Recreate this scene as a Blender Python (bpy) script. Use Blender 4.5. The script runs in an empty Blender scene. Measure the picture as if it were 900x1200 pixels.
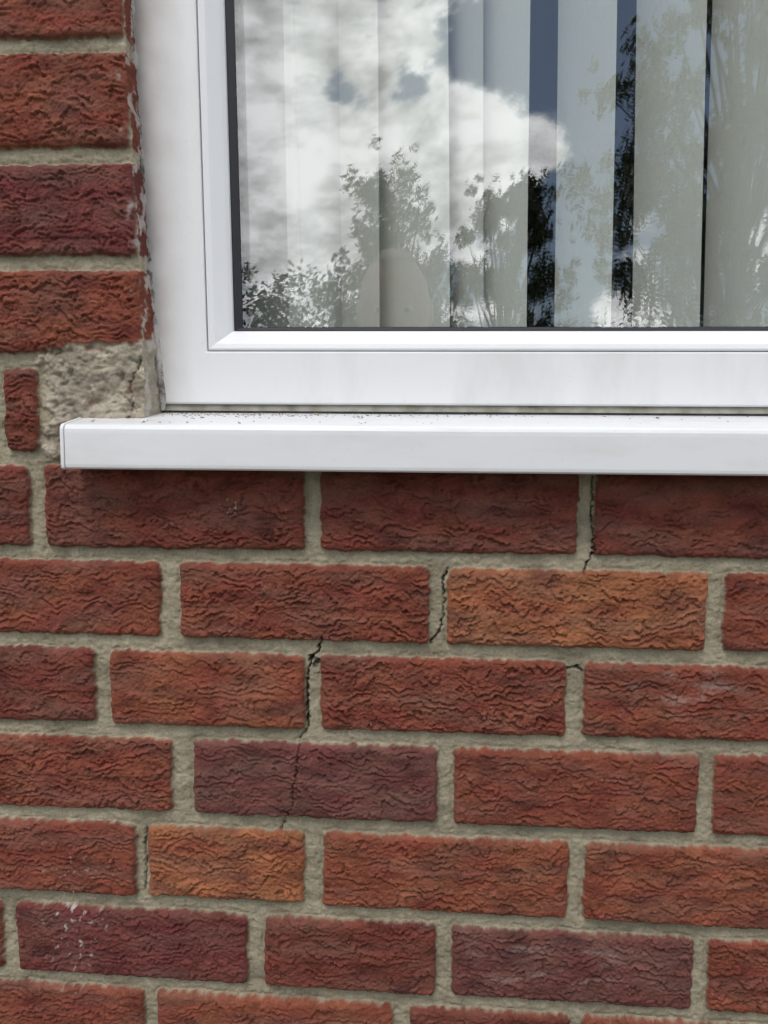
import bpy, numpy as np, random, bmesh
from math import *
from mathutils import Vector, Matrix, noise as mnoise
random.seed(7); rng=np.random.default_rng(7)
scene=bpy.context.scene
col=scene.collection
GROUND=-1.2

# ------------------------------------------------------------------ helpers
def new_mat(name):
    m=bpy.data.materials.new(name); m.use_nodes=True
    nt=m.node_tree; b=nt.nodes['Principled BSDF']; return m,nt,b
def N(nt,t,**k):
    n=nt.nodes.new(t)
    for a,v in k.items(): setattr(n,a,v)
    return n
def link(nt,a,b): nt.links.new(a,b)
def empty(name,loc=(0,0,0)):
    e=bpy.data.objects.new(name,None); e.location=loc; col.objects.link(e); return e
def obj(name,me,parent=None,mat=None,smooth=False):
    o=bpy.data.objects.new(name,me); col.objects.link(o)
    if parent: o.parent=parent
    if mat: me.materials.append(mat)
    if smooth: me.polygons.foreach_set('use_smooth',[True]*len(me.polygons))
    return o
def mesh(name,v,f):
    me=bpy.data.meshes.new(name); me.from_pydata([tuple(p) for p in v],[],f); me.update(); return me
def quadmesh(name,V,Q):
    me=bpy.data.meshes.new(name); n=len(V); q=len(Q)
    me.vertices.add(n); me.vertices.foreach_set('co',np.ascontiguousarray(V,dtype=np.float32).ravel())
    me.loops.add(q*4); me.loops.foreach_set('vertex_index',np.ascontiguousarray(Q,dtype=np.int32).ravel())
    me.polygons.add(q); me.polygons.foreach_set('loop_start',np.arange(0,q*4,4,dtype=np.int32))
    me.polygons.foreach_set('loop_total',np.full(q,4,dtype=np.int32))
    me.update(calc_edges=True); return me
_g={}
def pn(x,y,seed=0):
    """2-D gradient noise, vectorised"""
    if seed not in _g:
        r=np.random.default_rng(1000+seed); a=r.uniform(0,2*pi,(256,256)); _g[seed]=(np.cos(a),np.sin(a))
    gx,gy=_g[seed]
    xi=np.floor(x).astype(int); yi=np.floor(y).astype(int); xf=x-xi; yf=y-yi
    def d(i,j):
        a=(xi+i)&255; b=(yi+j)&255
        return gx[a,b]*(xf-i)+gy[a,b]*(yf-j)
    u=xf*xf*xf*(xf*(xf*6-15)+10); v=yf*yf*yf*(yf*(yf*6-15)+10)
    return 1.5*((d(0,0)*(1-u)+d(1,0)*u)*(1-v)+(d(0,1)*(1-u)+d(1,1)*u)*v)
def ss(a,b,x):
    t=np.clip((x-a)/(b-a),0,1); return t*t*(3-2*t)

# ------------------------------------------------------------------ BRICK WALL (all mm here)
def axis(lo,c0,c1,hi,step,big):
    core=list(np.arange(c0,c1+step/2,step))
    l=[];s=step;x=c0
    while x>lo: s=min(s*1.15,big); x-=s; l.append(x)
    r=[];s=step;x=core[-1]
    while x<hi: s=min(s*1.15,big); x+=s; r.append(x)
    return np.array(l[::-1]+core+r)
XE=-143.0; ZO=84.0; XR=1100.0; ZT=1190.0
ax=axis(-2600,-300,420,3000,1.0,16.0); az=axis(GROUND*1000-60,-440,470,2600,.9,16.0)
def snap(a,v): i=int(np.argmin(abs(a-v))); a[i]=v; return i
jE=snap(ax,XE); jR=snap(ax,XR); iO=snap(az,ZO); iT=snap(az,ZT)
X,Z=np.meshgrid(ax,az)
def xfront(z): return np.interp(z,[84,134,207,287,378,460,1200],[-141,-138,-140,-142.5,-147,-150,-152])
def xback(z): return np.interp(z,[84,134,254,457,1200],[-133,-133,-144.5,-154,-157])
X=X+np.where(Z>ZO,(xfront(Z)-XE+1.3*pn(Z/13,Z*0,70)+.8*pn(Z/4,Z*0,71))*np.exp(-((X-XE)/30)**2),0)
# bed joints: z0, slope (brickwork is not perfectly level)
J={0:(4.8,-.0011),1:(-70.8,-.0029),2:(-147.4,-.0006),3:(-225.9,-.0042),4:(-304.1,-.0105),5:(-380.3,-.0113),-1:(85.2,0.),-2:(164.8,0.),-3:(243.,0.),-4:(326.5,0.),-5:(411.,0.)}
for k in range(6,14): J[k]=(-380.3-76*(k-5),-.009)
for k in range(-6,-36,-1): J[k]=(411+76.5*(-5-k),0.)
# colours (linear albedo)
RED=(.212,.061,.038); DRED=(.172,.049,.034); ORG=(.300,.108,.053); OR2=(.240,.074,.042); PUR=(.160,.058,.048); MAR=(.155,.044,.038)
rows={ # row k lies between joint k-1 (above) and k (below)
0:[(-460,-238.7,DRED),(-225.5,-6.1,DRED),(6.6,215.6,DRED),(228.4,440,DRED)],
1:[(-341,-129.3,RED),(-112.6,96.6,RED),(111.2,320.1,ORG),(333.4,545,RED)],
2:[(-399,-187.2,DRED),(-174.5,-6.5,OR2),(6.5,210.7,RED),(224.5,437,RED)],
3:[(-334,-122.2,RED),(-103.6,105.7,PUR),(119.2,320.2,RED),(332.5,544,RED)],
4:[(-367,-155.4,RED),(-144.8,-7.6,ORG),(7.8,216.8,OR2),(229.5,442,OR2)],
5:[(-490,-278,DRED),(-265.5,-57.2,MAR),(-43,106.5,DRED),(119.6,323.4,PUR),(335.3,547,RED)],
6:[(-362,-150.9,RED),(-140.1,69.5,OR2),(84.3,222.1,DRED),(232.8,444,RED)],
-1:[(-472,-270,RED),(-257,-229,DRED)],
-2:[(-357,-139.5,RED)],-3:[(-354,-142,MAR)],-4:[(-360,-146,RED)],-5:[(-362,-149,RED)]}
pal=[RED,DRED,OR2,PUR,MAR,RED,RED,ORG]
def jz(k,x): a,s=J[k]; return a+s*x
D=np.full(X.shape,-6.0)              # signed distance inside a brick
BID=np.zeros(X.shape,int); BC=[(0,0,0)]
wob=1.2*pn(X/17,Z/17,1)+.9*pn(X/5,Z/5,2)+.5*pn(X/2.2,Z/2.2,75)
bricks=[]
for k in range(-33,14):
    L=list(rows.get(k,[]))
    opening = -15<=k<=-1
    if not L:
        off_=(-112.5 if k%2 else 0)+random.uniform(-6,6)
        if opening: L=[((-250 if k%2 else -360),-151,random.choice(pal))]
        else: L=[(off_,off_+212,random.choice(pal))]
    while L[0][0]>-2650: L.insert(0,(L[0][0]-12.5-212,L[0][0]-12.5,random.choice(pal)))
    if opening:
        x=XR+.5
        first=True
        while x<3100:
            w=100 if (first and k%2) else 212; L.append((x,x+w,random.choice(pal))); x+=w+12.5; first=False
    else:
        while L[-1][1]<3050: L.append((L[-1][1]+12.5,L[-1][1]+224.5,random.choice(pal)))
    for (x0,x1,c) in L: bricks.append((k,x0,x1,c))
for (k,x0,x1,c) in bricks:
    j0=max(np.searchsorted(ax,x0-16)-1,0); j1=np.searchsorted(ax,x1+16)+1
    zt=max(jz(k-1,x0),jz(k-1,x1))+8; zb=min(jz(k,x0),jz(k,x1))-8
    i0=max(np.searchsorted(az,zb)-1,0); i1=np.searchsorted(az,zt)+1
    if i1<=i0 or j1<=j0: continue
    x=X[i0:i1,j0:j1]; z=Z[i0:i1,j0:j1]
    hw=random.uniform(5.4,6.6)
    top=jz(k-1,x)-hw; bot=jz(k,x)+random.uniform(5.4,6.6)
    dx=np.minimum(x-x0,x1-x); dz=np.minimum(top-z,z-bot)
    r=5.0; qx=np.maximum(r-dx,0); qz=np.maximum(r-dz,0)
    d=np.where((dx<r)&(dz<r), r-np.hypot(qx,qz), np.minimum(dx,dz))+wob[i0:i1,j0:j1]
    sub=D[i0:i1,j0:j1]; bs=BID[i0:i1,j0:j1]
    m=d>sub; sub[m]=d[m]; bs[m]=len(BC); BC.append(c)
BC=np.array(BC)
nb=len(BC); ox=rng.uniform(0,4000,nb)[BID]; oz=rng.uniform(0,4000,nb)[BID]
tilt=rng.uniform(-1,1,nb)[BID]; proud=rng.uniform(-.8,.8,nb)[BID]; rough=rng.uniform(.75,1.15,nb)[BID]
xx=X+ox; zz=Z+oz
# rustic bark-like face: torn, overlapping flakes whose lower lips stand proud
def flakes(xx,zz):
    wz=zz+4.5*pn(xx/17,zz/12,3)+4.4*pn(xx/7.2,zz/6.8,4)+2.6*pn(xx/3.4,zz/3.2,5)+1.1*pn(xx/1.8,zz/1.8,60)
    ph=-wz/9.6+1.5*pn(xx/27,zz/18,6)
    s=ph-np.floor(ph)
    a=np.where(s<.86,s/.86,1-ss(.86,1.0,s))
    amp=.2+1.1*np.clip(.5+1.5*pn(xx/18,zz/11,7),0,1)
    ph2=-(zz+3.2*pn(xx/6.5,zz/5,8)+2.0*pn(xx/3.0,zz/2.6,9))/4.6+1.8*pn(xx/10,zz/8,10)
    s2=ph2-np.floor(ph2)
    b=np.where(s2<.8,s2/.8,1-ss(.8,1.0,s2))
    pits=-np.clip(pn(xx/3.6,zz/2.6,61)*2-.65,0,1)
    return 2.4*(a-.5)*amp+1.2*(b-.5)*np.clip(.45+1.6*pn(xx/11,zz/8,11),0,1)+1.1*pits+.6*pn(xx/2.1,zz/1.8,12)+.6*pn(xx/26,zz/18,62)
F=flakes(xx,zz)*rough
mask=ss(-.2,1.5,D)
edge=ss(0,5,D)
hb=F*(.4+.6*edge)-1.6*(1-edge)+proud+.4*tilt*(Z-np.round(Z/75)*75)/37
hm=-5.6+.8*pn(X/14,Z/11,13)+.65*pn(X/4.5,Z/4.5,14)+.4*pn(X/1.9,Z/1.9,15)-1.1*ss(-4.5,-1,D)*(.5+.6*pn(X/26,Z/18,16))-1.0*np.clip(pn(X/5,Z/4,63)*2-.75,0,1)
h=hm*(1-mask)+hb*mask
h+=.9*pn(X/160,Z/120,17)
# ---- cement repair beside the window
pe=9*pn(X/17,Z/14,18)+4*pn(X/5,Z/5,19)
P=ss(-3,2.5,np.minimum(np.minimum(X+222,175-Z+(X+190)*.10),Z-86)+pe)*(X<-100)*(Z>ZO-2)
hp=-2.0+2.8*pn(X/30,Z/24,20)+1.9*pn(X/9,Z/8,21)+1.0*pn(X/3,Z/3,22)+.4*pn(X/1.5,Z/1.5,23)-1.8*abs(pn(X/16,Z/12,24))
hp-=2.2*np.clip(pn(X/7,Z/6,64)*2.2-.6,0,1)
h=h*(1-P)+hp*P
# ---- cracks
def crack(pts,w,dep,dark=1.0):
    for (a,b) in zip(pts[:-1],pts[1:]):
        x0,x1=sorted((a[0],b[0])); z0,z1=sorted((a[1],b[1]))
        j0,j1=np.searchsorted(ax,[x0-6,x1+6]); i0,i1=np.searchsorted(az,[z0-6,z1+6])
        xs=X[i0:i1,j0:j1]; zs=Z[i0:i1,j0:j1]
        x=xs+1.6*pn(xs/4,zs/4,25)+.7*pn(xs/1.7,zs/1.7,65); z=zs+.8*pn(xs/4,zs/4,26)
        vx,vz=b[0]-a[0],b[1]-a[1]; t=np.clip(((x-a[0])*vx+(z-a[1])*vz)/(vx*vx+vz*vz),0,1)
        d=np.hypot(x-a[0]-t*vx,z-a[1]-t*vz)
        ww=w*(1+.9*pn(xs/7,zs/7,27))
        c=np.clip(ww+.5-d,0,1)
        h[i0:i1,j0:j1]-=c*dep; CR[i0:i1,j0:j1]=np.maximum(CR[i0:i1,j0:j1],c*dark)
CR=np.zeros(X.shape)
crack([(111,-2),(107.5,-12),(109,-28),(108.5,-42),(105,-55),(98,-65)],.6,4.5,.9)
crack([(227,74),(226,45),(229,25),(228.5,12),(224,4),(221,-4)],.55,4.5,.9)
crack([(7,-62),(5,-74),(-2,-80),(-5,-95),(-5.5,-115),(-4.5,-140)],.8,5.5,.95)
crack([(-1,-80),(4,-84),(1,-88)],2.0,3,.6)
crack([(-4.5,-140),(-11,-150),(-13,-170),(-16,-190),(-17,-208),(-24,-222),(-28,-232)],.4,3,.9)
crack([(-146,-236),(-148,-250),(-147,-268),(-149,-292)],.5,4,.8)
crack([(-141,168),(-144,160),(-150,146),(-148,130),(-152,118),(-149,108)],.5,3,.8)
crack([(-160,139),(-150,132),(-146,124)],.3,3,.6)
crack([(212,-84),(218,-82),(222,-86)],1.3,3,.6)
# ---- colour
C=BC[BID]
v=(1+.24*pn(xx/45,zz/22,28)+.2*pn(xx/13,zz/6,29)+.18*pn(xx/2.6,zz/2.0,30))[...,None]
Cb=C*v
sh=(.9*pn(xx/38,zz/20,66))[...,None]; Cb=Cb*(1+sh*np.array([.10,.30,.16]))
grey=np.clip(.20+.8*pn(xx/60,zz/16,31),0,.6)[...,None]*.45
Cb=Cb*(1-grey)+np.array([.175,.115,.090])*grey
dk=np.clip(pn(xx/34,zz/12,32)*1.6-.25,0,.7)[...,None]
Cb=Cb*(1-dk)+Cb*np.array([.58,.56,.62])*dk
hi=np.clip(F/1.8,-1,1)[...,None]; Cb=Cb*(1+.13*hi)  # relief shading put into the colour: raised flakes lighter, crevices darker
Cm=np.array([.350,.310,.222])*(1+.18*pn(X/60,Z/40,33)+.14*pn(X/9,Z/9,34)+.16*pn(X/2,Z/2,35))[...,None]
ms_=np.clip(pn(X/40,Z/15,67)*1.5-.15,0,.65)[...,None]; Cm=Cm*(1-ms_)+Cm*np.array([.70,.69,.67])*ms_
sm=(ss(.9,-.5,D+.9*pn(X/6,Z/6,36)))[...,None]
Call=Cm*sm+Cb*(1-sm)
Cp=np.array([.37,.325,.25])*(1+.26*pn(X/30,Z/20,37)+.22*pn(X/6,Z/6,38)+.16*pn(X/1.7,Z/1.7,39))[...,None]
stain=np.clip(pn(X/22,Z/16,40)*2.2-.2+.6*pn(X/5,Z/5,72),0,.8)[...,None]; Cp=Cp*(1-stain)+np.array([.21,.175,.13])*stain
rs_=np.clip(pn(X/12,Z/9,73)*2.5-1.1,0,.6)[...,None]; Cp=Cp*(1-rs_)+np.array([.17,.07,.05])*rs_
Call=Call*(1-P[...,None])+Cp*P[...,None]
# efflorescence / paint specks
wx=X+2.5*pn(X/5,Z/5,76); wz_=Z+3*pn(X/6,Z/6,77)
e=np.clip(pn(wx/3.4,wz_/6,41)*3-1.35,0,1)*np.clip(1-np.hypot((X+212)/36,(Z+325)/80),0,1)*1.7
e+=np.clip(pn(wx/2.8,wz_/2.6,42)*3-1.6,0,1)*np.clip(1-np.hypot((X+66)/16,(Z-46)/9),0,1)*3
e+=np.clip(pn(X/2.0,Z/2.0,43)*3-2.35,0,1)*.5
e+=np.clip(pn(X/9,Z/14,44)*2.4-.6,0,1)*ss(9,1,xfront(Z)-X)*(Z>172)*(X<xfront(Z)+2)*.8
e+=.20*np.clip(pn(X/30,Z/9,68)*2-.3+.5*pn(X/3,Z/3,78),0,1)*ss(90,20,abs(X-200))*ss(26,10,abs(Z+340))
e+=.20*np.clip(pn(X/26,Z/10,74)*2-.2+.5*pn(X/3,Z/3,78),0,1)*ss(80,20,abs(X-300))*ss(26,10,abs(Z+100))
e=np.clip(e,0,.8)[...,None]; Call=Call*(1-e)+np.array([.54,.49,.45])*e
Call=Call*(1-CR[...,None]*.85)
Call=np.clip(Call,.004,.8)
# ---- mesh with window opening
ni,nj=X.shape
idx=np.arange(ni*nj).reshape(ni,nj)
q=np.stack([idx[:-1,:-1],idx[:-1,1:],idx[1:,1:],idx[1:,:-1]],-1)
keep=np.ones((ni-1,nj-1),bool); keep[iO:iT,jE:jR]=False
Q=q[keep]
V=np.stack([X/1000,-h/1000,Z/1000],-1).reshape(-1,3); CC=Call.reshape(-1,3)
vs=[V];cs=[CC];qs=[Q];base=len(V)
def strip(ii,jj,back,white,side):
    """reveal from the wall edge vertices back to the frame"""
    global base
    n=len(ii); m=26
    p0=V.reshape(ni,nj,3)[ii,jj]; c0=Call[ii,jj]; zz_=Z[ii,jj]; xx_=X[ii,jj]
    t=(np.arange(m+1)/m)[None,:,None]
    G=p0[:,None,:]*(1-t)+back[:,None,:]*t
    s=(zz_+xx_)[:,None]+0*t[...,0]; dpt=t[...,0]*40+0*s
    Dn=D[ii,np.clip(jj-(4 if side=='L' else -4 if side=='R' else 0),0,nj-1)][:,None]
    env=np.sin(np.clip(t[...,0],0,1)*pi)**.6
    dis=(1.1*pn(s/7,dpt/9,50)+.8*pn(s/2.6,dpt/3,51)+ss(-2,1,Dn)*1.8-.6)*env/1000
    if side=='L': G[...,0]+=dis
    elif side=='R': G[...,0]-=dis
    else: G[...,2]-=dis
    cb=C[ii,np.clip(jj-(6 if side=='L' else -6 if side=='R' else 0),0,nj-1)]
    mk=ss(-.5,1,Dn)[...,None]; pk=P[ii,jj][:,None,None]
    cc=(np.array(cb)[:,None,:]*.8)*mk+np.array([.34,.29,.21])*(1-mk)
    cc=cc*(1-pk)+np.array([.33,.29,.225])*pk
    cc=cc*(1+.25*pn(s/9,dpt/9,52)+.2*pn(s/2,dpt/2,53))[...,None]
    w=np.clip(pn(s/16,dpt/14,54)*2.4-.4+.6*pn(s/4,dpt/4,69)+.35*t[...,0],0,.85)[...,None]*white
    cc=cc*(1-w)+np.array([.50,.45,.41])*w
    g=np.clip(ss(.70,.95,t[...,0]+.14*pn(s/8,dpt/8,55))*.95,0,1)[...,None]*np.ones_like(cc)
    cc=cc*(1-g)+np.array([.13,.11,.09])*g  # shade of the gap beside the frame, painted into the reveal colour
    cc[:,0]=c0
    vs.append(G.reshape(-1,3)); cs.append(np.clip(cc,.005,.8).reshape(-1,3))
    id_=np.arange(n*(m+1)).reshape(n,m+1)+base
    qq=np.stack([id_[:-1,:-1],id_[:-1,1:],id_[1:,1:],id_[1:,:-1]],-1).reshape(-1,4)
    qs.append(qq); base+=n*(m+1)
YB=.040
ii=np.arange(iO,iT+1); jj=np.full(len(ii),jE)
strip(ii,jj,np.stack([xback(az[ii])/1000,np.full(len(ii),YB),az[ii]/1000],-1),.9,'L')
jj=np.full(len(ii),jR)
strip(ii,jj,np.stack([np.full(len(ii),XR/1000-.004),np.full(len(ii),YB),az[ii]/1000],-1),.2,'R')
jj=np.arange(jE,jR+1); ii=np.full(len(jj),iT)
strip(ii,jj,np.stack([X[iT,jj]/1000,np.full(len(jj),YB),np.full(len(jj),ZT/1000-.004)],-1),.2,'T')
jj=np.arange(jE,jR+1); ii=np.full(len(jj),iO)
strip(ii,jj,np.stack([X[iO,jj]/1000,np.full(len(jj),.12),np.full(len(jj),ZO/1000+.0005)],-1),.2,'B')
V=np.concatenate(vs);CC=np.concatenate(cs);Q=np.concatenate(qs)
used=np.zeros(len(V),bool); used[Q.ravel()]=True
remap=np.cumsum(used)-1; Q=remap[Q]; V=V[used]; CC=CC[used]
me=quadmesh('brick_wall',V,Q)
at=me.attributes.new('Col','FLOAT_COLOR','POINT')
at.data.foreach_set('color',np.concatenate([CC,np.ones((len(CC),1))],1).astype(np.float32).ravel())
m,nt,b=new_mat('brick_and_mortar')
a=N(nt,'ShaderNodeAttribute',attribute_name='Col')
tc=N(nt,'ShaderNodeTexCoord')
n1=N(nt,'ShaderNodeTexNoise'); n1.inputs['Scale'].default_value=900; n1.inputs['Detail'].default_value=2; n1.inputs['Roughness'].default_value=.65
link(nt,tc.outputs['Object'],n1.inputs['Vector'])
mr=N(nt,'ShaderNodeMapRange'); mr.inputs[3].default_value=.70; mr.inputs[4].default_value=1.30
link(nt,n1.outputs['Fac'],mr.inputs[0])
mx=N(nt,'ShaderNodeVectorMath',operation='SCALE'); link(nt,a.outputs['Color'],mx.inputs[0]); link(nt,mr.outputs[0],mx.inputs['Scale'])
link(nt,mx.outputs[0],b.inputs['Base Color'])
bp_=N(nt,'ShaderNodeBump'); bp_.inputs['Strength'].default_value=.8; bp_.inputs['Distance'].default_value=.0008
link(nt,n1.outputs['Fac'],bp_.inputs['Height']); link(nt,bp_.outputs[0],b.inputs['Normal'])
b.inputs['Roughness'].default_value=.92; b.inputs['Specular IOR Level'].default_value=.2
wall=obj('brick_wall',me,None,m,True)

# ------------------------------------------------------------------ uPVC material
def upvc(name,base,dirt,dscale,amount,rough=.32):
    m,nt,b=new_mat(name); tc=N(nt,'ShaderNodeTexCoord')
    mp=N(nt,'ShaderNodeMapping'); mp.inputs['Scale'].default_value=dscale
    link(nt,tc.outputs['Object'],mp.inputs[0])
    n=N(nt,'ShaderNodeTexNoise'); n.inputs['Scale'].default_value=1; n.inputs['Detail'].default_value=6; n.inputs['Roughness'].default_value=.68
    link(nt,mp.outputs[0],n.inputs['Vector'])
    r=N(nt,'ShaderNodeValToRGB'); r.color_ramp.elements[0].position=.48; r.color_ramp.elements[1].position=.80
    r.color_ramp.elements[0].color=(0,0,0,1); r.color_ramp.elements[1].color=(amount,)*3+(1,)
    link(nt,n.outputs['Fac'],r.inputs[0])
    sp=N(nt,'ShaderNodeTexNoise'); sp.inputs['Scale'].default_value=420; sp.inputs['Detail'].default_value=2
    link(nt,tc.outputs['Object'],sp.inputs['Vector'])
    r2=N(nt,'ShaderNodeValToRGB'); r2.color_ramp.elements[0].position=.71; r2.color_ramp.elements[1].position=.77
    r2.color_ramp.elements[1].color=(.3,)*3+(1,); link(nt,sp.outputs['Fac'],r2.inputs[0])
    ad=N(nt,'ShaderNodeMath',operation='MAXIMUM'); link(nt,r.outputs[0],ad.inputs[0]); link(nt,r2.outputs[0],ad.inputs[1])
    mix=N(nt,'ShaderNodeMix',data_type='RGBA'); mix.inputs[6].default_value=base+(1,); mix.inputs[7].default_value=dirt+(1,)
    link(nt,ad.outputs[0],mix.inputs[0]); link(nt,mix.outputs[2],b.inputs['Base Color'])
    b.inputs['Roughness'].default_value=rough
    return m,nt,b,mix
M_frame,nt,b,mix=upvc('upvc_frame',(.79,.79,.795),(.42,.38,.33),(14,14,5),.32,.38)
# weathering along the old sealant at the jamb
tc=N(nt,'ShaderNodeTexCoord'); sx=N(nt,'ShaderNodeSeparateXYZ'); link(nt,tc.outputs['Object'],sx.inputs[0])
mr=N(nt,'ShaderNodeMapRange'); mr.inputs[1].default_value=-.106; mr.inputs[2].default_value=-.152; link(nt,sx.outputs[0],mr.inputs[0])
nn=N(nt,'ShaderNodeTexNoise'); nn.inputs['Scale'].default_value=30; nn.inputs['Detail'].default_value=6; link(nt,tc.outputs['Object'],nn.inputs['Vector'])
mm=N(nt,'ShaderNodeMath',operation='MULTIPLY'); link(nt,mr.outputs[0],mm.inputs[0]); link(nt,nn.outputs['Fac'],mm.inputs[1])
mm2=N(nt,'ShaderNodeMath',operation='MULTIPLY'); link(nt,mm.outputs[0],mm2.inputs[0]); mm2.inputs[1].default_value=1.25; mm2.use_clamp=True
mix2=N(nt,'ShaderNodeMix',data_type='RGBA'); link(nt,mm2.outputs[0],mix2.inputs[0]); link(nt,mix.outputs[2],mix2.inputs[6]); mix2.inputs[7].default_value=(.34,.29,.24,1)
link(nt,mix2.outputs[2],b.inputs['Base Color'])
M_bead,_,_,_=upvc('upvc_bead',(.80,.80,.815),(.5,.47,.43),(20,20,8),.15)
M_sill,_,_,_=upvc('upvc_sill',(.79,.795,.805),(.45,.41,.35),(9,40,30),.30,.3)

# ------------------------------------------------------------------ WINDOW (slightly racked frame)
win=empty('window')
def rack(p): x,y,z=p; return (x-.018*(z-.131),y,z)
def ring(name,prof,mat,smooth=False):
    """prof: list of (x0,z0,x1,z1,y); mitred rectangular ring"""
    v=[];f=[]
    for (x0,z0,x1,z1,y) in prof:
        v+= [rack((x0,y,z0)),rack((x1,y,z0)),rack((x1,y,z1)),rack((x0,y,z1))]
    for s in range(len(prof)-1):
        for k in range(4):
            a=s*4+k;b_=s*4+(k+1)%4; f.append((a,b_,b_+4,a+4))
    me=mesh(name,v,f); o=obj(name,me,win,mat)
    return o
def off(r,dl,db,y): # offsets inward
    x0,z0,x1,z1=r; return (x0+dl,z0+db,x1-dl,z1-db,y)
R0=(-.165,.1315,1.112,1.205)
R1=(-.0925,.1765,1.040,1.150)     # bead start
ring('outer_frame',[R0+(.095,),R0+(.0315,),off(R0,.0008,.0008,.0305),off(R0,.0016,.0016,.030),
     off(R1,-.0022,-.0022,.030),off(R1,-.0010,-.0010,.0304),off(R1,-.0006,-.0006,.033),off(R1,-.0006,-.0006,.06)],M_frame)
R2=(-.0730,.1950,1.020,1.131)
ring('glazing_bead',[off(R1,0,0,.06),off(R1,0,0,.0325),off(R1,.0006,.0006,.0312),off(R1,.0018,.0018,.0308),off(R1,.0060,.0055,.0318),
     off(R2,-.0035,-.0035,.0415),off(R2,-.0012,-.0012,.0445),off(R2,0,0,.048),off(R2,0,0,.06)],M_bead)
m,nt,b=new_mat('rubber_gasket'); b.inputs['Base Color'].default_value=(.012,.013,.018,1); b.inputs['Roughness'].default_value=.55
ring('gasket',[off(R2,-.001,-.001,.055),off(R2,-.0005,-.0005,.0468),off(R2,.0008,.0005,.0462),off(R2,.0062,.0026,.0482),off(R2,.0066,.0030,.0492),off(R2,.0066,.0030,.052)],m)
ring('spacer_bar',[off(R2,.001,.001,.0560),off(R2,.0085,.0045,.0562),off(R2,.0085,.0045,.066)],m)
ring('inner_frame',[off(R0,0,0,.096),off(R2,-.001,-.001,.096),off(R2,-.001,-.001,.075),off(R2,-.001,-.001,.058)],M_bead)
def pane(name,y,R0_,bow):
    x0,z0,x1,z1,_=off(R2,.0005,.0005,0)
    nx,nz=24,24;v=[];f=[]
    for j in range(nz+1):
        for i in range(nx+1):
            s=i/nx;t=j/nz; v.append(rack((x0+(x1-x0)*s,y+bow*16*s*(1-s)*t*(1-t),z0+(z1-z0)*t)))
    for j in range(nz):
        for i in range(nx):
            a=j*(nx+1)+i; f.append((a,a+1,a+nx+2,a+nx+1))
    m=bpy.data.materials.new(name); m.use_nodes=True; nt=m.node_tree; nt.nodes.clear()
    o=N(nt,'ShaderNodeOutputMaterial'); t_=N(nt,'ShaderNodeBsdfTransparent'); t_.inputs[0].default_value=(.965,.98,.97,1)
    g=N(nt,'ShaderNodeBsdfGlossy'); g.inputs['Roughness'].default_value=.0; g.inputs[0].default_value=(1,1,1,1)
    mx=N(nt,'ShaderNodeMixShader')
    lw=N(nt,'ShaderNodeLayerWeight'); lw.inputs[0].default_value=.5
    p5=N(nt,'ShaderNodeMath',operation='POWER'); link(nt,lw.outputs['Facing'],p5.inputs[0]); p5.inputs[1].default_value=5
    ma=N(nt,'ShaderNodeMath',operation='MULTIPLY_ADD'); link(nt,p5.outputs[0],ma.inputs[0]); ma.inputs[1].default_value=1-R0_; ma.inputs[2].default_value=R0_
    link(nt,ma.outputs[0],mx.inputs[0]); link(nt,t_.outputs[0],mx.inputs[1]); link(nt,g.outputs[0],mx.inputs[2]); link(nt,mx.outputs[0],o.inputs[0])
    return obj(name,mesh(name,v,f),win,m,True)
pane('glass_outer',.050,.12,.0006); pane('glass_inner',.066,.07,-.0004)
# sealant strip under the frame
m_seal,nt,b=new_mat('old_sealant'); b.inputs['Roughness'].default_value=.8
tc=N(nt,'ShaderNodeTexCoord'); n=N(nt,'ShaderNodeTexNoise'); n.inputs['Scale'].default_value=70; n.inputs['Detail'].default_value=6; link(nt,tc.outputs['Object'],n.inputs['Vector'])
r=N(nt,'ShaderNodeValToRGB'); r.color_ramp.elements[0].position=.3; r.color_ramp.elements[1].position=.75
r.color_ramp.elements[0].color=(.16,.15,.11,1); r.color_ramp.elements[1].color=(.36,.35,.30,1); link(nt,n.outputs['Fac'],r.inputs[0]); link(nt,r.outputs[0],b.inputs['Base Color'])
v=[];f=[];nx=500
for i in range(nx+1):
    x=-.134+1.22*i/nx; w=.0004*mnoise.noise((x*60,0,0))
    v+= [(x,.0345+w,.1325),(x,.0325+w,.1290),(x,.031+w*2,.1258)]
for i in range(nx):
    for k in range(2): a=i*3+k; f.append((a,a+3,a+4,a+1))
obj('frame_sealant',mesh('frame_sealant',v,f),win,m_seal,True)
# perished sealant bead down the jamb, with missing lengths
v=[];f=[];nz=1100
for i in range(nz+1):
    z=.126+(1.19-.126)*i/nz; xb=float(xback(z*1000))/1000
    g=mnoise.noise((9,0,z*22))+.5*mnoise.noise((5,0,z*75))
    w=1.1+.45*mnoise.noise((0,0,z*50))+.45*mnoise.noise((3,0,z*190))
    sink=.0040*min(1,max(0,(g-.12)*5))
    w=max(w*(1-sink/.005),.15)
    for (dx,y) in ((-.003,.0290),(-.0005,.0268),(.0018*w,.0276),(.0030*w,.0300)):
        v.append((xb+dx,y+sink+.0004*mnoise.noise((dx*900,1,z*300)),z))
for i in range(nz):
    for k in range(3): a=i*4+k; f.append((a,a+1,a+5,a+4))
ms,nt,b=new_mat('jamb_sealant'); b.inputs['Roughness'].default_value=.7
tc=N(nt,'ShaderNodeTexCoord'); n=N(nt,'ShaderNodeTexNoise'); n.inputs['Scale'].default_value=45; n.inputs['Detail'].default_value=7; n.inputs['Roughness'].default_value=.72; link(nt,tc.outputs['Object'],n.inputs['Vector'])
r=N(nt,'ShaderNodeValToRGB'); r.color_ramp.elements[0].position=.40; r.color_ramp.elements[1].position=.58
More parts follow.
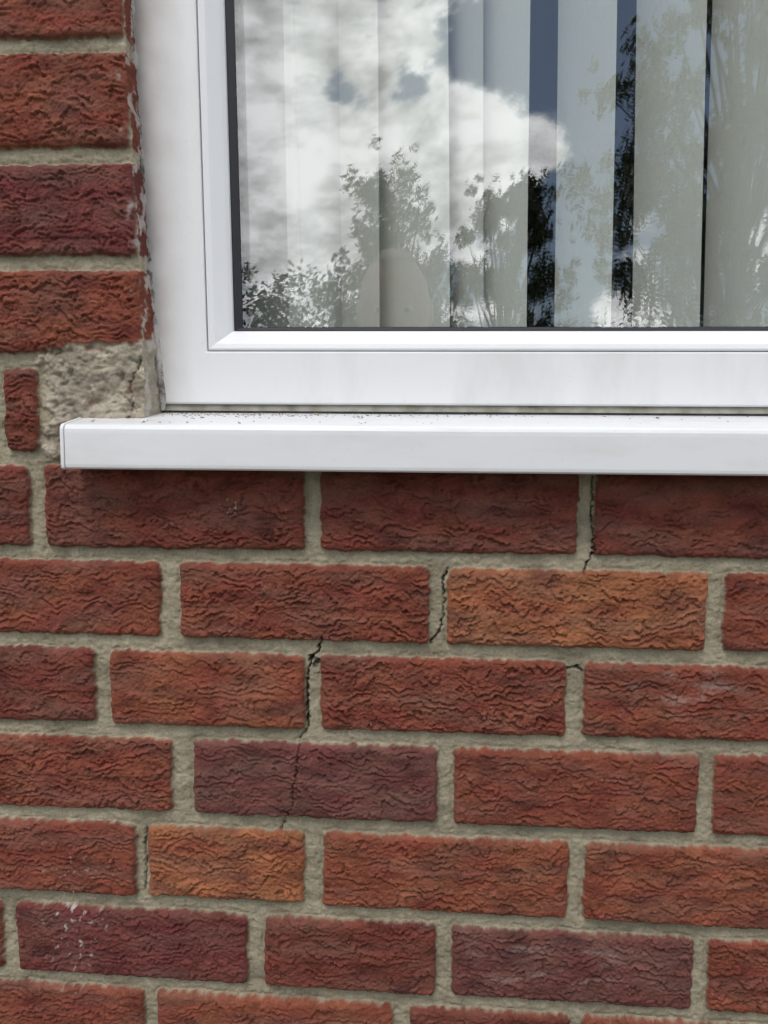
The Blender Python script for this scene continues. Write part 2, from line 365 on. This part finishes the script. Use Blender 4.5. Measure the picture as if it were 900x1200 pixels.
r.color_ramp.elements[0].color=(.09,.075,.06,1); r.color_ramp.elements[1].color=(.48,.45,.41,1); link(nt,n.outputs['Fac'],r.inputs[0]); link(nt,r.outputs[0],b.inputs['Base Color'])  # dark ramp end paints shadowy gaps into the bead colour
obj('jamb_sealant',mesh('jamb_sealant',v,f),win,ms,True)

# ------------------------------------------------------------------ SILL
sill=empty('window_sill')
prof=[(.060,.1290),(-.024,.1135),(-.0270,.1128),(-.0290,.1115),(-.0300,.1092),(-.0302,.1060),(-.0302,.0815),(-.0298,.0792),(-.0285,.0780),(-.0265,.0776),(-.0130,.0776),(-.0120,.0785),(-.0120,.0850),(.060,.0880)]
def extr(name,prof,x0,x1,nx,mat,parent,grow=0):
    cy=sum(p[0] for p in prof)/len(prof); cz=sum(p[1] for p in prof)/len(prof)
    v=[];f=[];n=len(prof)
    for i in range(nx+1):
        x=x0+(x1-x0)*i/nx
        for (y,z) in prof:
            v.append((x,y+grow*(1 if y>cy else -1),z+grow*(1 if z>cz else -1)+.0003*mnoise.noise((x*5,0,7))))
    for i in range(nx):
        for k in range(n): a=i*n+k;b_=i*n+(k+1)%n; f.append((a,b_,b_+n,a+n))
    f.append(tuple(range(n))[::-1]); f.append(tuple(nx*n+k for k in range(n)))
    o=obj(name,mesh(name,v,f),parent,mat)
    bv=o.modifiers.new('b','BEVEL'); bv.width=.0005; bv.segments=2; bv.limit_method='ANGLE'; bv.angle_limit=radians(50)
    return o
extr('sill_board',prof,-.1912,1.150,60,M_sill,sill)
extr('end_cap_left',prof,-.1946,-.1917,1,M_sill,sill,.0004)
extr('end_cap_right',prof,1.1505,1.1535,1,M_sill,sill,.0004)
# debris on the sill, gathered against the frame
v=[];f=[]
for i in range(300):
    x=(-.133+abs(random.gauss(0,.12))) if random.random()<.75 else random.uniform(-.18,.5)
    y=.029-abs(random.gauss(0,.008)) if random.random()<.8 else random.uniform(-.02,.028)
    if x<-.13: y=random.uniform(-.02,-.006)
    z=.1135+(y+.024)*(.0155/.084)+.0001
    s=random.uniform(.0002,.0006)*(1.6 if random.random()<.06 else 1); a=random.uniform(0,pi); l=s*random.uniform(1,2.6)
    k=len(v)
    for (dx,dy,dz) in ((-l,-s,0),(l,-s,0),(l,s,0),(-l,s,0),(-l*.5,-s*.5,s),(l*.6,-s*.4,s*.8),(l*.4,s*.6,s*1.1),(-l*.5,s*.5,s*.7)):
        v.append((x+dx*cos(a)-dy*sin(a),y+dx*sin(a)+dy*cos(a),z+dz))
    f+= [(k+4,k+5,k+6,k+7),(k,k+1,k+5,k+4),(k+1,k+2,k+6,k+5),(k+2,k+3,k+7,k+6),(k+3,k,k+4,k+7)]
m,nt,b=new_mat('grit'); gi=N(nt,'ShaderNodeNewGeometry'); r=N(nt,'ShaderNodeValToRGB')
r.color_ramp.elements[0].color=(.14,.11,.08,1); r.color_ramp.elements[1].color=(.45,.39,.30,1); link(nt,gi.outputs['Random Per Island'],r.inputs[0]); link(nt,r.outputs[0],b.inputs['Base Color'])
obj('grit_debris',mesh('grit_debris',v,f),None,m)

# ------------------------------------------------------------------ VERTICAL BLINDS
bl=empty('vertical_blind')
m,nt,b=new_mat('blind_fabric')
tc=N(nt,'ShaderNodeTexCoord'); mp=N(nt,'ShaderNodeMapping'); mp.inputs['Scale'].default_value=(900,900,160); link(nt,tc.outputs['Object'],mp.inputs[0])
n=N(nt,'ShaderNodeTexNoise'); n.inputs['Scale'].default_value=1; n.inputs['Detail'].default_value=2; link(nt,mp.outputs[0],n.inputs['Vector'])
r=N(nt,'ShaderNodeValToRGB'); r.color_ramp.elements[0].color=(.56,.56,.52,1); r.color_ramp.elements[1].color=(.68,.68,.64,1); link(nt,n.outputs['Fac'],r.inputs[0])
link(nt,r.outputs[0],b.inputs['Base Color']); b.inputs['Roughness'].default_value=.9
tr=N(nt,'ShaderNodeBsdfTranslucent'); tr.inputs[0].default_value=(.55,.55,.52,1); mx=N(nt,'ShaderNodeMixShader'); mx.inputs[0].default_value=.12
link(nt,b.outputs[0],mx.inputs[1]); link(nt,tr.outputs[0],mx.inputs[2]); link(nt,mx.outputs[0],nt.nodes['Material Output'].inputs[0])
slats=[(-.185,.160,-.100,.135),(-.112,.170,-.030,.140),(-.040,.135,.012,.185),(.006,.172,.047,.135),(.041,.165,.1135,.142),(.108,.190,.147,.135),(.140,.165,.190,.145),
 (.2195,.175,.2675,.140),(.2965,.178,.3500,.140),(.369,.180,.425,.140)]
x=.442
while x<1.05: slats.append((x,.178,x+.056,.140)); x+=.0735
for i,(xa,ya,xb,yb) in enumerate(slats):
    v=[];f=[];ns=10
    L=hypot(xb-xa,yb-ya); nxv,nyv=(yb-ya)/L,-(xb-xa)/L
    for j,z in enumerate(np.linspace(.150,1.22,24)):
        for s in range(ns+1):
            t=s/ns; bow=.0035*4*t*(1-t); sw=.0012*sin(z*5+i*1.7)
            v.append(rack((xa+(xb-xa)*t+nxv*bow+sw,ya+(yb-ya)*t+nyv*bow,z)))
    for j in range(23):
        for s in range(ns): a=j*(ns+1)+s; f.append((a,a+1,a+ns+2,a+ns+1))
    obj('slat_%d'%(i+1),mesh('slat',v,f),bl,m,True)
v=[];f=[]
def boxm(v,f,x0,x1,y0,y1,z0,z1):
    k=len(v); v+= [(x0,y0,z0),(x1,y0,z0),(x1,y1,z0),(x0,y1,z0),(x0,y0,z1),(x1,y0,z1),(x1,y1,z1),(x0,y1,z1)]
    f+= [(k,k+1,k+5,k+4),(k+1,k+2,k+6,k+5),(k+2,k+3,k+7,k+6),(k+3,k,k+4,k+7),(k+4,k+5,k+6,k+7),(k+3,k+2,k+1,k)]
boxm(v,f,-.19,1.06,.135,.185,1.222,1.255); obj('headrail',mesh('headrail',v,f),bl,M_bead)
# ------------------------------------------------------------------ ROOM behind
v=[(-1.5,.1,-1.15),(2.2,.1,-1.15),(2.2,3.4,-1.15),(-1.5,3.4,-1.15),(-1.5,.1,1.35),(2.2,.1,1.35),(2.2,3.4,1.35),(-1.5,3.4,1.35)]
f=[(0,1,2,3),(4,7,6,5),(1,5,6,2),(2,6,7,3),(3,7,4,0)]
m,nt,b=new_mat('room_plaster'); n=N(nt,'ShaderNodeTexNoise'); n.inputs['Scale'].default_value=2; r=N(nt,'ShaderNodeValToRGB')
r.color_ramp.elements[0].color=(.12,.11,.10,1); r.color_ramp.elements[1].color=(.22,.20,.18,1); link(nt,n.outputs['Fac'],r.inputs[0]); link(nt,r.outputs[0],b.inputs['Base Color'])
room=obj('room_interior',mesh('room_interior',v,f),None,m)
v=[(-1.5,.098,-1.15),(2.2,.098,-1.15),(2.2,.098,.135),(-1.5,.098,.135),(-1.5,.098,1.2),(2.2,.098,1.2),(2.2,.098,1.35),(-1.5,.098,1.35),(-.15,.098,.135),(-.15,.098,1.2),(1.09,.098,.135),(1.09,.098,1.2)]
f=[(0,1,2,10,8,3),(4,9,11,5,6,7),(3,8,9,4),(10,2,5,11)]
obj('inner_wall',mesh('inner_wall',v,f),room,m)

# ------------------------------------------------------------------ GROUND
n_=60; v=[];f=[]
gx=np.sinh(np.linspace(-5,5,n_))*4
for y in gx:
    for x in gx: v.append((x,y,GROUND+ (0.03*mnoise.noise((x*.3,y*.3,0)) if abs(y)>2 else 0)))
for j in range(n_-1):
    for i in range(n_-1): a=j*n_+i; f.append((a,a+1,a+n_+1,a+n_))
m,nt,b=new_mat('grass'); tc=N(nt,'ShaderNodeTexCoord'); n=N(nt,'ShaderNodeTexNoise'); n.inputs['Scale'].default_value=6; n.inputs['Detail'].default_value=6; n.inputs['Roughness'].default_value=.7
link(nt,tc.outputs['Object'],n.inputs['Vector']); r=N(nt,'ShaderNodeValToRGB'); r.color_ramp.elements[0].position=.3; r.color_ramp.elements[1].position=.7
r.color_ramp.elements[0].color=(.035,.055,.018,1); r.color_ramp.elements[1].color=(.10,.13,.045,1); link(nt,n.outputs['Fac'],r.inputs[0]); link(nt,r.outputs[0],b.inputs['Base Color']); b.inputs['Roughness'].default_value=.95
obj('ground',mesh('ground',v,f),None,m,True)
v=[];f=[]
for i in range(-6,9):
    for j in range(4):
        boxm(v,f,i*.45+.004,i*.45+.446,-.05-(j+1)*.45+.004,-.05-j*.45-.004,GROUND-.03,GROUND+.035+random.uniform(-.002,.002))
m,nt,b=new_mat('paving'); tc=N(nt,'ShaderNodeTexCoord'); n=N(nt,'ShaderNodeTexNoise'); n.inputs['Scale'].default_value=25; n.inputs['Detail'].default_value=6
link(nt,tc.outputs['Object'],n.inputs['Vector']); r=N(nt,'ShaderNodeValToRGB'); r.color_ramp.elements[0].color=(.16,.15,.13,1); r.color_ramp.elements[1].color=(.34,.32,.28,1); link(nt,n.outputs['Fac'],r.inputs[0]); link(nt,r.outputs[0],b.inputs['Base Color']); b.inputs['Roughness'].default_value=.9
obj('paving',mesh('paving',v,f),None,m)

# ------------------------------------------------------------------ TREES
def leafmat(name,c0,c1):
    m,nt,b=new_mat(name); gi=N(nt,'ShaderNodeNewGeometry'); r=N(nt,'ShaderNodeValToRGB')
    r.color_ramp.elements[0].color=c0+(1,); r.color_ramp.elements[1].color=c1+(1,); link(nt,gi.outputs['Random Per Island'],r.inputs[0]); link(nt,r.outputs[0],b.inputs['Base Color'])
    b.inputs['Roughness'].default_value=.5
    return m
ML1=leafmat('leaves_dark',(.05,.07,.03),(.11,.13,.06)); ML2=leafmat('leaves_olive',(.09,.11,.035),(.17,.19,.07))
mb,nt,b=new_mat('bark'); n=N(nt,'ShaderNodeTexNoise'); n.inputs['Scale'].default_value=14; n.inputs['Detail'].default_value=4; r=N(nt,'ShaderNodeValToRGB')
r.color_ramp.elements[0].color=(.05,.04,.03,1); r.color_ramp.elements[1].color=(.16,.13,.10,1); link(nt,n.outputs['Fac'],r.inputs[0]); link(nt,r.outputs[0],b.inputs['Base Color']); b.inputs['Roughness'].default_value=.9
def leaves(name,centres,radii,n,size,mat,parent):
    centres=np.array(centres);radii=np.array(radii)
    w=radii.prod(1)**.7; w/=w.sum()
    k=rng.choice(len(centres),n,p=w)
    d=rng.normal(size=(n,3)); d/=np.linalg.norm(d,axis=1)[:,None]
    p=centres[k]+d*radii[k]*(rng.uniform(0.1,1.0,n)**.6*rng.choice([1,1,1,1.35],n))[:,None]
    a=rng.normal(size=(n,3)); a/=np.linalg.norm(a,axis=1)[:,None]; b_=np.cross(a,rng.normal(size=(n,3))); b_/=np.linalg.norm(b_,axis=1)[:,None]
    s=rng.uniform(.6,1.3,n)[:,None]*size
    V=np.stack([p-a*s,p-b_*s*.42,p+a*s,p+b_*s*.42],1).reshape(-1,3)
    me=quadmesh(name,V,np.arange(4*n).reshape(n,4)); return obj(name,me,parent,mat)
def tube(v,f,pts,rad,seg=8):
    k=len(v)
    for i,p in enumerate(pts):
        d=(Vector(pts[min(i+1,len(pts)-1)])-Vector(pts[max(i-1,0)])).normalized()
        u=d.orthogonal().normalized(); w=d.cross(u)
        for s in range(seg):
            a=2*pi*s/seg; v.append(tuple(Vector(p)+u*cos(a)*rad[i]+w*sin(a)*rad[i]))
    for i in range(len(pts)-1):
        for s in range(seg): f.append((k+i*seg+s,k+i*seg+(s+1)%seg,k+(i+1)*seg+(s+1)%seg,k+(i+1)*seg+s))
def tree(name,x,y,top,rx,cz0,n,size,mat,seed,nl=22,clump=.36,shape=None):
    random.seed(seed); e=empty(name,(0,0,0)); v=[];f=[]
    H=top-GROUND; tr=[(x+.05*H*sin(i*.9+seed)*.3,y,GROUND+H*.76*i/6) for i in range(7)]
    tube(v,f,tr,[H*.014*(1-.14*i) for i in range(7)],10)
    cs=[];rs=[]
    for i in range(nl):
        t=random.uniform(0,1)**.8; z0=cz0+(top-cz0)*t
        wd=(1-.72*t**1.5) if shape=='dome' else sin(pi*min(.92,max(.12,(t*.82+.12))))**.7
        rr=rx*wd*random.uniform(.15,1)
        a=random.uniform(0,2*pi); tip=(x+cos(a)*rr,y+sin(a)*rr,z0-random.uniform(.0,.25))
        st=tr[min(5,1+int(5*t*.85))]
        mid=tuple((Vector(st)*.5+Vector(tip)*.5+Vector((0,0,.08*rr))))
        tube(v,f,[st,mid,tip],[H*.005,H*.003,H*.001],6)
        c=clump*rx*random.uniform(.5,1.1)*(1-.4*t); cs.append(tip); rs.append((c,c,c*.8))
        for q in range(6):
            cs.append((tip[0]+random.gauss(0,c*.9),tip[1]+random.gauss(0,c*.9),tip[2]+random.gauss(0,c*.9))); cc=c*random.uniform(.2,.5); rs.append((cc,cc,cc*1.3))
    obj('trunk_and_limbs',mesh('trunk',v,f),e,mb,True)
    leaves('foliage',cs,rs,n,size,mat,e)
    return e
tree('tree',3.75,-9.0,6.0,2.35,-.2,36000,.050,ML1,3,90,.19)
tree('tree',-.40,-8.8,3.30,1.10,-.6,26000,.036,ML2,5,60,.30,'dome')
tree('tree',.95,-8.6,3.2,1.05,-.7,24000,.036,ML1,9,60,.28,'dome')
tree('tree',-4.6,-12.,3.1,1.9,-.4,16000,.050,ML2,12,36,.32,'dome')
random.seed(21)
cs=[];rs=[]
for i in range(150):
    x=random.uniform(-14,14); cs.append((x,-10.2+random.uniform(-.3,.3),random.uniform(-1.0,1.35)+.35*sin(x*1.3))); rs.append((.6,.4,.4))
for i in range(130):
    x=random.uniform(-3.4,.2); cs.append((x,-9.6+random.uniform(-.3,.3),random.uniform(.4,2.15)+.14*(x+1.5))); c=random.uniform(.15,.32); rs.append((c,c,c))
leaves('hedge',cs,rs,64000,.045,ML2,None)

# ------------------------------------------------------------------ PHOTOGRAPHER (faintly reflected in the pane)
per=empty('photographer')
def simple(name,c,rough=.7,var=.12,scale=30):
    m,nt,b=new_mat(name); tc=N(nt,'ShaderNodeTexCoord'); n=N(nt,'ShaderNodeTexNoise'); n.inputs['Scale'].default_value=scale; n.inputs['Detail'].default_value=3; link(nt,tc.outputs['Object'],n.inputs['Vector'])
    r=N(nt,'ShaderNodeValToRGB'); r.color_ramp.elements[0].color=tuple(x*(1-var) for x in c)+(1,); r.color_ramp.elements[1].color=tuple(x*(1+var) for x in c)+(1,)
    link(nt,n.outputs['Fac'],r.inputs[0]); link(nt,r.outputs[0],b.inputs['Base Color']); b.inputs['Roughness'].default_value=rough; return m
MS=simple('skin',(.62,.40,.33),.45); MSh=simple('shirt_cloth',(.17,.20,.26),.9); MT=simple('trouser_cloth',(.05,.06,.09),.9); MH=simple('hair',(.34,.25,.20),.6,.25,120); MK=simple('shoe_leather',(.03,.025,.02),.5); MP=simple('phone_case',(.02,.02,.022),.3)
MEy=simple('eye_white',(.7,.68,.66),.2); MI=simple('iris',(.05,.04,.03),.2)
def skin(name,vs_,es,rad,mats,choose,parent,root=0,sub=2):
    me=bpy.data.meshes.new(name); me.from_pydata(vs_,es,[]); o=bpy.data.objects.new(name,me); col.objects.link(o)
    s=o.modifiers.new('s','SKIN'); s.use_smooth_shade=True
    for i,r_ in enumerate(rad):
        me.skin_vertices[0].data[i].radius=r_ if isinstance(r_,tuple) else (r_,r_); me.skin_vertices[0].data[i].use_root=(i==root)
    u=o.modifiers.new('u','SUBSURF'); u.levels=sub; u.render_levels=sub
    dg=bpy.context.evaluated_depsgraph_get(); dg.update()
    em=bpy.data.meshes.new_from_object(o.evaluated_get(dg)); bpy.data.objects.remove(o)
    for mt in mats: em.materials.append(mt)
    for p in em.polygons: p.material_index=choose(p.center); p.use_smooth=True
    o2=bpy.data.objects.new(name,em); col.objects.link(o2); o2.parent=parent; return o2
px,py=.02,-.985
bv=[(px,py,-.27),(px,py+.0,-.12),(px,py+.01,.03),(px,py,.13),(px+.0,py+.02,.205),(px,py+.045,.27),
 (px-.17,py+.01,.145),(px-.235,py+.03,-.12),(px-.02,-.70,.035),
 (px+.17,py+.01,.145),(px+.265,py+.04,-.11),(px+.155,-.70,.035),
 (px-.10,py,-.36),(px-.11,py+.02,-.75),(px-.12,py-.03,-1.11),(px-.14,py+.10,-1.135),
 (px+.10,py,-.36),(px+.11,py+.02,-.75),(px+.12,py-.03,-1.11),(px+.14,py+.10,-1.135)]
be=[(0,1),(1,2),(2,3),(3,4),(4,5),(3,6),(6,7),(7,8),(3,9),(9,10),(10,11),(0,12),(12,13),(13,14),(14,15),(0,16),(16,17),(17,18),(18,19)]
br_=[(.15,.11),(.14,.10),(.16,.11),(.13,.085),.055,.052,.062,.045,.027,.062,.045,.027,.085,.058,.042,.036,.085,.058,.042,.036]
def choose(c):
    if c.z<-1.08: return 3
    if c.z<-.25: return 2
    if c.y>-.86 and c.z>-.2: return 0
    if c.z>.20: return 0
    return 1
skin('body',bv,be,br_,[MS,MSh,MT,MK],choose,per)
ph=Vector((.095,-.6265,.052))
for sgn,wr,nm in ((-1,Vector(bv[8]),'hand_left'),(1,Vector(bv[11]),'hand_right')):
    palm=Vector((ph.x+sgn*.062,-.655,.035)); hv=[tuple(wr),tuple((wr+palm)/2),tuple(palm)]; he=[(0,1),(1,2)]; hr=[.024,.026,.026]
    for q in range(4):
        z=.062-.019*q; k=len(hv); l=[.9,1,.95,.78][q]
        hv+= [(palm.x-sgn*.004,-.642,z),(palm.x-sgn*.010,-.642+.016*l,z+.002),(palm.x-sgn*(.012+.012*l),-.642+.022*l,z+.003),(palm.x-sgn*(.016+.020*l),-.6385+.016*l,z+.003)]
        he+= [(2,k),(k,k+1),(k+1,k+2),(k+2,k+3)]; hr+= [.010,.009,.008,.007]
    k=len(hv); hv+= [(palm.x-sgn*.012,-.660,.055),(palm.x-sgn*.030,-.650,.066),(palm.x-sgn*.046,-.643,.070)]; he+= [(2,k),(k,k+1),(k+1,k+2)]; hr+= [.012,.010,.008]
    skin(nm,hv,he,hr,[MS],lambda c:0,per)
v=[];f=[];boxm(v,f,-.0375,.0375,-.004,.004,-.078,.078); pm=mesh('phone',v,f); po=obj('phone',pm,per,MP); po.location=(ph.x,ph.y-.003,ph.z); po.rotation_euler=(-.0977,0,.059)
bv_=po.modifiers.new('b','BEVEL'); bv_.width=.003; bv_.segments=3
hc=Vector((.018,-.925,.372))
bm=bmesh.new(); bmesh.ops.create_uvsphere(bm,u_segments=48,v_segments=36,radius=1)
def face(p):
    x,y,z=p; w=.076*(1-.20*max(0,-z)**1.5); yy=.098*y; zz_=.118*z
    if y>0: # face side is +y
        yy*=(1-.12*max(0,-z))
        yy+=.020*exp(-(x/.13)**2-((z+.12)/.16)**2)*y+.008*exp(-(x/.3)**2-((z+.85)/.15)**2)
        for s in (-1,1): yy-=.010*exp(-((x-s*.36)/.17)**2-((z-.05)/.10)**2)
        yy+=.006*exp(-(x/.22)**2-((z+.45)/.05)**2)-.004*exp(-(x/.25)**2-((z+.49)/.02)**2)
        yy+=.005*exp(-((z-.2)/.07)**2-(x/.5)**2)
    return Vector((x*w,yy,zz_))
for q in bm.verts: q.co=face(q.co)
hm_=bpy.data.meshes.new('head'); bm.to_mesh(hm_); bm.free(); ho=obj('head',hm_,per,MS,True); ho.location=hc; ho.rotation_euler=(-.22,0,0)
bm=bmesh.new(); bmesh.ops.create_uvsphere(bm,u_segments=48,v_segments=36,radius=1)
bmesh.ops.delete(bm,geom=[q for q in bm.verts if q.co.z<(.80 if q.co.y>.15 else -.35 if q.co.y<-.2 else .1)],context='VERTS')
for q in bm.verts:
    n0=q.co.copy(); q.co=face(q.co)*1.04+n0*.004*mnoise.noise(n0*7)
hh=bpy.data.meshes.new('hair'); bm.to_mesh(hh); bm.free(); o=obj('hair',hh,per,MH,True); o.location=hc; o.rotation_euler=(-.22,0,0)
Rh=Matrix.Rotation(-.22,3,'X')
for s in (-1,1):
    for nm,pt,sc,mt in (('eye',(s*.029,.079,.008),(.012,.010,.008),MEy),('iris',(s*.029,.088,.006),(.005,.003,.005),MI),('ear',(s*.074,-.005,-.005),(.008,.018,.032),MS)):
        bm=bmesh.new(); bmesh.ops.create_uvsphere(bm,u_segments=16,v_segments=12,radius=1)
        for q in bm.verts: q.co=Vector((q.co.x*sc[0],q.co.y*sc[1],q.co.z*sc[2]))
        mm_=bpy.data.meshes.new(nm); bm.to_mesh(mm_); bm.free(); o=obj(nm,mm_,per,mt,True); o.location=hc+Rh@Vector(pt); o.rotation_euler=(-.22,0,0)

# ------------------------------------------------------------------ WORLD sky with broken cloud
EL=radians(58); AZ=radians(200)
w=bpy.data.worlds.new('World'); scene.world=w; w.use_nodes=True; nt=w.node_tree; nt.nodes.clear()
out=N(nt,'ShaderNodeOutputWorld'); sky=N(nt,'ShaderNodeTexSky',sky_type='NISHITA'); sky.sun_disc=False; sky.sun_elevation=EL; sky.sun_rotation=AZ
bg1=N(nt,'ShaderNodeBackground'); bg1.inputs[1].default_value=.13; link(nt,sky.outputs[0],bg1.inputs[0])
tc=N(nt,'ShaderNodeTexCoord'); G=tc.outputs['Generated']
def noise(scale,detail,rough=.55,dist=0,zs=1.6):
    mp=N(nt,'ShaderNodeMapping'); mp.inputs['Scale'].default_value=(1,1,zs); link(nt,G,mp.inputs[0])
    n=N(nt,'ShaderNodeTexNoise'); n.inputs['Scale'].default_value=scale; n.inputs['Detail'].default_value=detail; n.inputs['Roughness'].default_value=rough; n.inputs['Distortion'].default_value=dist
    link(nt,mp.outputs[0],n.inputs['Vector']); return n.outputs['Fac']
def mth(op,a,b_=None,clamp=False):
    m=N(nt,'ShaderNodeMath',operation=op); m.use_clamp=clamp
    for i,s in enumerate((a,b_)):
        if s is None: continue
        if isinstance(s,(int,float)): m.inputs[i].default_value=s
        else: link(nt,s,m.inputs[i])
    return m.outputs[0]
def blob(Xr,Zr,r,wt):
    d=Vector((Xr,-1,Zr)).normalized()
    dp=N(nt,'ShaderNodeVectorMath',operation='DISTANCE'); link(nt,G,dp.inputs[0]); dp.inputs[1].default_value=d
    mr=N(nt,'ShaderNodeMapRange'); mr.inputs[1].default_value=r*1.25; mr.inputs[2].default_value=r*.35; mr.inputs[3].default_value=0; mr.inputs[4].default_value=wt
    link(nt,dp.outputs['Value'],mr.inputs[0]); return mr.outputs[0]
dens=noise(9,6,.64,0)
for bb in ((.09,.375,.085,.25),(.03,.33,.09,.22),(-.14,.31,.14,.27),(-.22,.47,.12,.13),(-.08,.55,.10,.11),(-.115,.43,.034,-.17),(-.03,.435,.026,-.15),(.12,.50,.09,-.28),(.30,.43,.15,-.22)):
    dens=mth('ADD',dens,blob(*bb))
fac=N(nt,'ShaderNodeMapRange',interpolation_type='SMOOTHSTEP'); fac.inputs[1].default_value=.47; fac.inputs[2].default_value=.575; link(nt,dens,fac.inputs[0])
br=noise(16,5,.64,0,1.8)
for bb in ((.09,.40,.07,.16),(-.06,.36,.05,.08),(-.16,.36,.08,.14)): br=mth('ADD',br,blob(*bb))
mr=N(nt,'ShaderNodeMapRange'); mr.inputs[1].default_value=.36; mr.inputs[2].default_value=.66; mr.inputs[3].default_value=1.3; mr.inputs[4].default_value=3.5; link(nt,br,mr.inputs[0])
bg2=N(nt,'ShaderNodeBackground'); bg2.inputs[0].default_value=(.98,.985,1,1); link(nt,mr.outputs[0],bg2.inputs[1])
mx=N(nt,'ShaderNodeMixShader'); link(nt,fac.outputs[0],mx.inputs[0]); link(nt,bg1.outputs[0],mx.inputs[1]); link(nt,bg2.outputs[0],mx.inputs[2]); link(nt,mx.outputs[0],out.inputs[0])
sl=bpy.data.lights.new('sun','SUN'); sl.energy=1.45; sl.angle=radians(18); sl.color=(1,.95,.88)
so=bpy.data.objects.new('sun',sl); col.objects.link(so)
sd=Vector((sin(radians(-20))*cos(EL),-cos(radians(-20))*cos(EL),sin(EL)))   # towards the sun
so.rotation_euler=sd.to_track_quat('Z','Y').to_euler()
# ------------------------------------------------------------------ CAMERA
cam=bpy.data.cameras.new('camera'); cam.sensor_fit='VERTICAL'; cam.sensor_height=36; cam.lens=900/1200*36; cam.clip_start=.01; cam.clip_end=1000
co=bpy.data.objects.new('camera',cam); col.objects.link(co); co.location=(.09527,-.61978,.10485); co.rotation_euler=(1.47309,-.00745,.05935); scene.camera=co
scene.view_settings.view_transform='Standard'; scene.view_settings.look='None'; scene.view_settings.exposure=0
